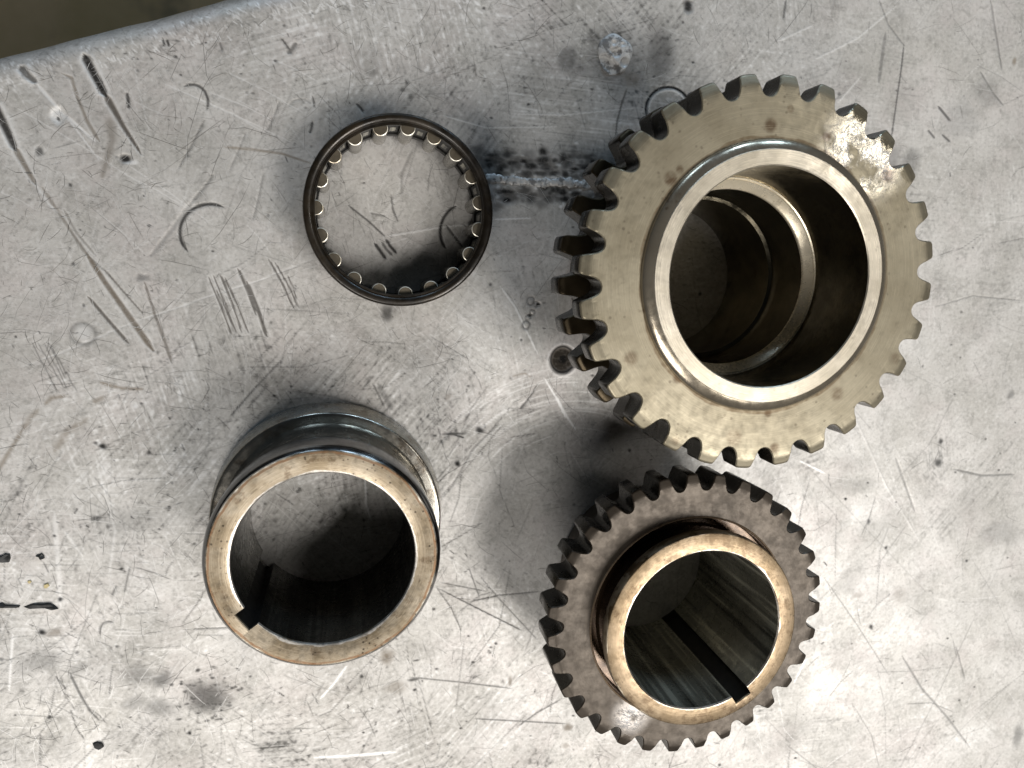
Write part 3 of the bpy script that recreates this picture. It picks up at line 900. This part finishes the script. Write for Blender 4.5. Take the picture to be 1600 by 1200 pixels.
def rough_patch(name, outline, height, mat, parent, seed, rings=7, pits=()):
    """low lumpy patch of metal following an outline of bench points"""
    r = np.random.default_rng(seed)
    P = np.array(outline)
    c = P.mean(0)
    n = len(P)
    V = []
    for k in range(rings):
        t = 1 - k / rings
        for i in range(n):
            p = c + (P[i] - c) * t
            z = height * (1 - t ** 3) ** .6 * (1 + r.normal(0, .05)) if k else -.0001
            for q, rad, dep in pits:
                d = np.hypot(*(p - q)) / rad
                if d < 1.3:
                    z -= dep * max(0, 1 - (d / 1.2) ** 4)
            if k:
                z = max(z, .00006)
            V.append((p[0], p[1], z))
    V.append((c[0], c[1], height))
    F = []
    for k in range(rings - 1):
        for i in range(n):
            j = (i + 1) % n
            F.append((k * n + i, k * n + j, (k + 1) * n + j, (k + 1) * n + i))
    b = (rings - 1) * n
    for i in range(n):
        F.append((b + i, b + (i + 1) % n, len(V) - 1))
    return mesh_obj(name, V, F, mat, parent, sharp=60)


# weld seam (a rippled bead) and weld spatter button
def weld_bead():
    r = np.random.default_rng(3)
    V, F = [], []
    n, m = 150, 11
    rw = np.convolve(r.standard_normal(n + 12), np.ones(5) / 5, 'same')[6:-6]
    rh = np.convolve(r.standard_normal(n + 12), np.ones(4) / 4, 'same')[6:-6]
    rv = np.convolve(r.standard_normal(n + 40), np.ones(21) / 21, 'same')[20:-20]
    for i in range(n):
        t = i / (n - 1)
        u = 742 + t * 215
        v = 278 + 12 * t + 4 * rv[i]
        p0 = tp(u, v)
        wid = max(2.5, 6.5 + 2.4 * rw[i]) / 5700 * min(1, t * 8 + .3, (1 - t) * 8 + .3)
        hh = max(.00008, .00030 + .00016 * rh[i])
        for k in range(m):
            a = math.pi * k / (m - 1)
            V.append((p0[0] + r.normal(0, .00006), p0[1] + math.cos(a) * wid * (1 + r.normal(0, .07)), math.sin(a) * hh * (1 + r.normal(0, .22)) - .00006))
    for i in range(n - 1):
        for k in range(m - 1):
            F.append((i * m + k, i * m + k + 1, (i + 1) * m + k + 1, (i + 1) * m + k))
    mesh_obj("weld_bead", V, F, M["weld"], bench, sharp=60)


weld_bead()
out = []
for k in range(72):
    a = 2 * math.pi * k / 72
    rr = 1 + .05 * math.sin(3 * a + 1) + .04 * math.sin(5 * a)
    out.append(tp(960 + 27 * rr * math.cos(a), 85 - 33 * rr * math.sin(a)))
pits = [(tp(950, 100), .0016, .0007), (tp(957, 107), .0015, .0007), (tp(943, 93), .0011, .0006), (tp(975, 98), .0011, .0006), (tp(962, 83), .0012, .0006), (tp(955, 80), .0007, .0004), (tp(958, 68), .0006, .0004), (tp(972, 70), .0005, .0003)]
rough_patch("weld_spatter", out, .00085, M["weld"], bench, 5, rings=26, pits=pits)

# ------------------------------------------------------------------ big gear
PROF = [(1.0, .02), (1.0, .10), (.999, .165), (.992, .200), (.970, .224), (.94, .252), (.915, .283), (.897, .315), (.884, .352), (.876, .395), (.871, .445), (.870, .5)]
GX, GY = .4419 * H, -.0085 * H
big = thing("large_gear", "large olive steel gear with wide bright bore ring at upper right", "gear", (GX, GY, .00008))
zt, zb = .2720, .2350
NG = 28
rtG, rcG = .2138, .2138 * .868
phG = math.radians(-4.12)
segG = NG * 8
ph0 = phG - math.pi / NG
disc = mesh_obj("gear_disc", *lathe([(.1472, zt), (.160, zt), (.172, zt), (rcG, zt), (rcG, zb), (.165, zb), (.165, .198)], segG, ph0), M["gear"], big)
PG = [(1 - (1 - r) * .85, h) for r, h in PROF]
V, F = tooth_mesh(rtG, rcG, NG, zt, zb, prof=PG, chamfer=.34, ch_from=.945)
t0 = mesh_obj("tooth", V, F, M["gear"], disc, sharp=40)
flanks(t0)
t0.rotation_euler = (0, 0, phG)
for i in range(1, NG):
    link_copy(t0, "tooth", disc, phG + 2 * math.pi * i / NG)
hub = mesh_obj("hub_collar", *lathe([(.1472, zt), (.1468, .2738), (.1460, .2754), (.1447, .2768), (.1430, .2780), (.1410, .2791), (.1388, .2800), (.1370, .2807), (.1357, .2811)], 200), M["hub_side"], big)
mesh_obj("hub_face", *lathe([(.1357, .2812), (.1350, .2818), (.1195, .2818), (.1182, .2808)], 200), M["hub_face"], big)
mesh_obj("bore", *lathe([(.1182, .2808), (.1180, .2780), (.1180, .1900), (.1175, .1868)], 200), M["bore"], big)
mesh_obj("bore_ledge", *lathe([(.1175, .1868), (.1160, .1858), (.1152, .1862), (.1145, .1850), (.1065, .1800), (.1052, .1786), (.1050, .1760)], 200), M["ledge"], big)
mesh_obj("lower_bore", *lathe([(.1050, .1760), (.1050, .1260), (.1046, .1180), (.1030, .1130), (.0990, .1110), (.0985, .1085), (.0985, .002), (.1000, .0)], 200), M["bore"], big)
# lower dog ring, its teeth standing in the gaps of the upper ones
zt2, zb2 = .1950, .1550
rt2, rc2 = .2140, .2140 * .862
dog = mesh_obj("dog_ring", *lathe([(.165, .198), (.168, zt2), (rc2, zt2), (rc2, zb2), (.145, zb2), (.145, .006), (.140, .0), (.1000, .0)], segG, ph0), M["dog"], big)
V, F = tooth_mesh(rt2, rc2, NG, zt2, zb2, prof=PROF)
d0 = mesh_obj("dog_tooth", V, F, M["dog"], dog, sharp=40)
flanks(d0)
d0.rotation_euler = (0, 0, phG + math.pi / NG)
for i in range(1, NG):
    link_copy(d0, "dog_tooth", dog, phG + math.pi / NG + 2 * math.pi * i / NG)

# ------------------------------------------------------------------ small gear
SX, SY = .4117 * H, -.4426 * H
small = thing("small_gear", "smaller brown steel gear with raised keyed hub at lower right", "gear", (SX, SY, .00008))
zt, zb = .1840, .1320
NS = 31
rtS, rcS = .1908, .1908 * .876
phS = math.radians(-1.86)
segS = NS * 8
ph0 = phS - math.pi / NS
disc = mesh_obj("gear_disc", *lathe([(.1366, zt), (.1380, zt), (.150, zt), (rcS, zt), (rcS, zb), (.124, zb), (.124, .006), (.120, .0), (.104, .0)], segS, ph0), M["gear2"], small)
PROF2 = [(1.0, .02), (1.0, .09), (.999, .145), (.993, .178), (.970, .208), (.944, .245), (.920, .282), (.901, .318), (.888, .355), (.880, .397), (.876, .445), (.875, .5)]
PS = [(1 - (1 - r) * .84, h) for r, h in PROF2]
V, F = tooth_mesh(rtS, rcS, NS, zt, zb, prof=PS, chamfer=.34, ch_from=.945)
t0 = mesh_obj("tooth", V, F, M["gear2"], disc, sharp=40)
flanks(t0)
t0.rotation_euler = (0, 0, phS)
for i in range(1, NS):
    link_copy(t0, "tooth", disc, phS + 2 * math.pi * i / NS)
mesh_obj("groove_lip", *lathe([(.1366, zt), (.1362, .1851), (.1354, .1857), (.1345, .1853), (.1340, .1840), (.1338, .1820)], 200), M["lip"], small)
mesh_obj("hub_groove", *lathe([(.1338, .1820), (.1336, .1680), (.1325, .1630), (.1215, .1630), (.1190, .1660), (.1185, .1720), (.1185, .1960), (.1200, .2010)], 200), M["groove2"], small)
kS = math.radians(-58.9)
rbS = .1034
mesh_obj("keyed_hub", *lathe_key([(.1200, .2010, 0), (.1265, .2035, 0), (.1272, .2060, 0), (.1272, .2170, 0), (.1262, .2193, 0), (.1250, .2196, 0), (.1050, .2196, 1), (rbS, .2182, 1), (rbS, .2175, 1), (.1160, .2120, 0)],
                             220, kS, .0118, .1148, rbS), M["hub2"], small)
pb_ = [(rbS, .2175, 1), (rbS, .2100, 1), (rbS, .0010, 1), (.1045, .0, 1), (.1170, .0010, 0), (.1170, .2000, 0)]
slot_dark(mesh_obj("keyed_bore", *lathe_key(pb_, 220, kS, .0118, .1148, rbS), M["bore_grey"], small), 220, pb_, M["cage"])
# ------------------------------------------------------------------ flanged sleeve
LX, LY = -.042 * H, -.327 * H
slv = thing("flanged_sleeve", "tan faced steel sleeve with keyway and a base flange at lower left", "sleeve", (LX, LY, .00008))
kL = math.radians(-144.6)
rbL = .1024
mesh_obj("sleeve_body", *lathe([(.1288, .1778), (.1312, .1755), (.1332, .1715), (.1340, .1660), (.1340, .1330), (.1336, .1285)], 220), M["sleeve"], slv)
mesh_obj("neck_groove", *lathe([(.1336, .1285), (.1318, .1262), (.1306, .1240), (.1300, .1150), (.1300, .0640), (.1308, .0570), (.1335, .0520)], 220), M["neck"], slv)
mesh_obj("flange", *lathe([(.1476, .0492), (.1482, .0470), (.1522, .0180), (.1530, .0120), (.1530, .0040), (.1515, .0005), (.112, .0)], 220), M["flange"], slv)
mesh_obj("flange_edge", *lathe([(.1335, .0520), (.1420, .0518), (.1455, .0514), (.1468, .0506), (.1476, .0492)], 220), M["neck"], slv)
mesh_obj("keyed_face", *lathe_key([(.1288, .1778, 0), (.1276, .1786, 0), (.1052, .1786, 1), (.1034, .1778, 1), (rbL, .1760, 1), (rbL, .1755, 1), (.1200, .1750, 0)], 220, kL, .0122, .1144, rbL), M["sleeve_face"], slv)
pb_ = [(rbL, .1755, 1), (rbL, .1700, 1), (rbL, .0020, 1), (.1040, .0003, 1), (.1180, .0010, 0), (.1180, .1740, 0)]
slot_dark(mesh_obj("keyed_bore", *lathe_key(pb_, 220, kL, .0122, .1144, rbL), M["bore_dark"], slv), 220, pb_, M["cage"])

# ------------------------------------------------------------------ needle roller bearing
BX, BY = .0587 * H, .0713 * H
bear = thing("needle_bearing", "dark oily needle roller bearing ring with small bright rollers", "bearing", (BX, BY, .00008))
zT = .0860


def wob_lathe(profile, segs, amp, seed):
    r = np.random.default_rng(seed)
    ph = r.random(8) * 6.28
    V, F = lathe(profile, segs)
    n = len(profile)
    W = []
    for i in range(segs):
        a = 2 * math.pi * i / segs
        w = sum(math.sin(a * (j + 2) + ph[j]) / (j + 2) for j in range(7)) * amp
        g = (1 if .0 < (a / 6.283 + .1) % 1 < .25 else .25)
        for k in range(n):
            x, y, z = V[i * n + k]
            q = 1 + w * g
            W.append((x * q, y * q, z))
    return W, F


mesh_obj("outer_shell", *wob_lathe([(.1014, zT - .0065), (.1006, zT - .0050), (.1006, zT - .0024), (.1016, zT - .0012), (.1032, zT - .0012), (.1040, zT - .0022), (.1050, zT - .0016), (.1062, zT - .0003), (.1090, zT), (.1120, zT - .0002), (.1136, zT - .0012), (.1146, zT - .0036), (.1149, zT - .0070),
                                (.1150, zT - .012), (.1150, .012), (.1142, .004), (.1120, .0005), (.1060, .0), (.1040, .002), (.1045, .004), (.1098, .006), (.1098, zT - .0065), (.1014, zT - .0065)], 240, .004, 4), M["shell"], bear, sharp=50)
NB = 19
phB = math.radians(7.36)
cage = mesh_obj("cage", *lathe([(.1060, zT - .0085), (.1024, zT - .0085), (.1020, zT - .0150), (.1024, zT - .0190), (.1060, zT - .0190), (.1060, zT - .0085)], 190), M["cage"], bear)
mesh_obj("cage_ring", *lathe([(.1060, .0190), (.1010, .0190), (.1006, .0150), (.1010, .0065), (.1060, .0065), (.1060, .0190)], 190), M["cage"], cage)


def bar(name, r0, r1, hw, z0, z1, mat, parent):
    V = [(r * H, s * hw * H, z * H) for r in (r0, r1) for s in (-1, 1) for z in (z0, z1)]
    F = [(0, 1, 3, 2), (4, 6, 7, 5), (0, 4, 5, 1), (2, 3, 7, 6), (0, 2, 6, 4), (1, 5, 7, 3)]
    return mesh_obj(name, V, F, mat, parent)


b0 = bar("cage_bar", .1030, .1058, .0069, .0192, zT - .0192, M["cage"], cage)
b0.rotation_euler = (0, 0, phB + math.pi / NB)
for i in range(1, NB):
    link_copy(b0, "cage_bar", cage, phB + math.pi / NB + 2 * math.pi * i / NB)
w0 = bar("cage_window", .1026, .1031, .0036, .034, zT - .030, M["bore_grey"], cage)
w0.rotation_euler = (0, 0, phB + math.pi / NB)
for i in range(1, NB):
    link_copy(w0, "cage_window", cage, phB + math.pi / NB + 2 * math.pi * i / NB)
rr, rc = .0092, .0997
z0, z1 = .0130, zT - .0095


def cyl(prof, segs=28):
    V, F = lathe(prof, segs)
    return [(x + rc * H, y, z) for x, y, z in V], F


ro = mesh_obj("roller", *cyl([(rr, z0), (rr, z1 - .0010)]), M["roller"], bear)
ri = mesh_obj("roller_rim", *cyl([(rr, z1 - .0010), (rr - .0004, z1 - .0002), (rr - .0011, z1 + .0001)]), M["roller_rim"], ro)
re_ = mesh_obj("roller_end", *cyl([(rr - .0011, z1 + .0001), (rr - .0017, z1 - .0004), (.0001, z1 - .0004)]), M["roller_end"], ro)
ro.rotation_euler = (0, 0, phB)
for i in range(1, NB):
    a = link_copy(ro, "roller", bear, phB + 2 * math.pi * i / NB)
    link_copy(ri, "roller_rim", a)
    link_copy(re_, "roller_end", a)


# ------------------------------------------------------------------ debris on the bench
def chip(name, poly, thick, mat, seed, label, cat):
    r = np.random.default_rng(seed)
    P = [tp(*q) for q in poly]
    c = np.mean(P, 0)
    n = len(P)
    V = [(p[0] - c[0], p[1] - c[1], 0) for p in P]
    V += [((p[0] - c[0]) * .86, (p[1] - c[1]) * .86, thick * (1 + r.normal(0, .25))) for p in P]
    V.append((0, 0, thick * 1.15))
    F = [(i, (i + 1) % n, n + (i + 1) % n, n + i) for i in range(n)] + [(n + i, n + (i + 1) % n, 2 * n) for i in range(n)]
    o = mesh_obj(name, V, F, mat, None, sharp=25, loc=(c[0], c[1], .00006))
    return tag(o, label, cat)


chip("debris_chip", [(-8, 870), (4, 868), (9, 864), (16, 865), (17, 872), (15, 878), (4, 879), (-8, 878)], .0006, M["chip"], 1, "larger black flake at the left picture edge above the sliver", "debris")
chip("debris_chip", [(56, 868), (62, 866), (66, 864), (69, 867), (70, 872), (64, 874), (61, 870)], .0005, M["chip"], 2, "small black crumb to the right of the larger flake at left", "debris")
chip("debris_sliver", [(-6, 943), (4, 941), (10, 945), (32, 946), (30, 949), (8, 949), (2, 950), (-6, 949)], .0005, M["chip"], 3, "short black sliver cut by the left picture edge", "debris")
chip("debris_sliver", [(37, 948), (50, 943), (66, 943), (80, 942), (87, 946), (92, 951), (84, 953), (78, 949), (60, 950), (45, 950)], .0006, M["chip"], 4, "longer black sliver with hooked end near left edge", "debris")
chip("debris_chip", [(145, 1161), (152, 1158), (160, 1160), (163, 1166), (156, 1170), (148, 1167)], .0006, M["chip"], 5, "dark crumb alone near the bottom left corner", "debris")
chip("brass_fleck", [(69, 913), (75, 911), (78, 915), (73, 919), (69, 918)], .0003, M["yellow"], 6, "bright yellow metal fleck above the long black sliver", "debris")
chip("brass_fleck", [(43, 908), (47, 906), (50, 909), (46, 912)], .0003, M["yellow"], 7, "fainter yellow fleck left of the brighter one", "debris")
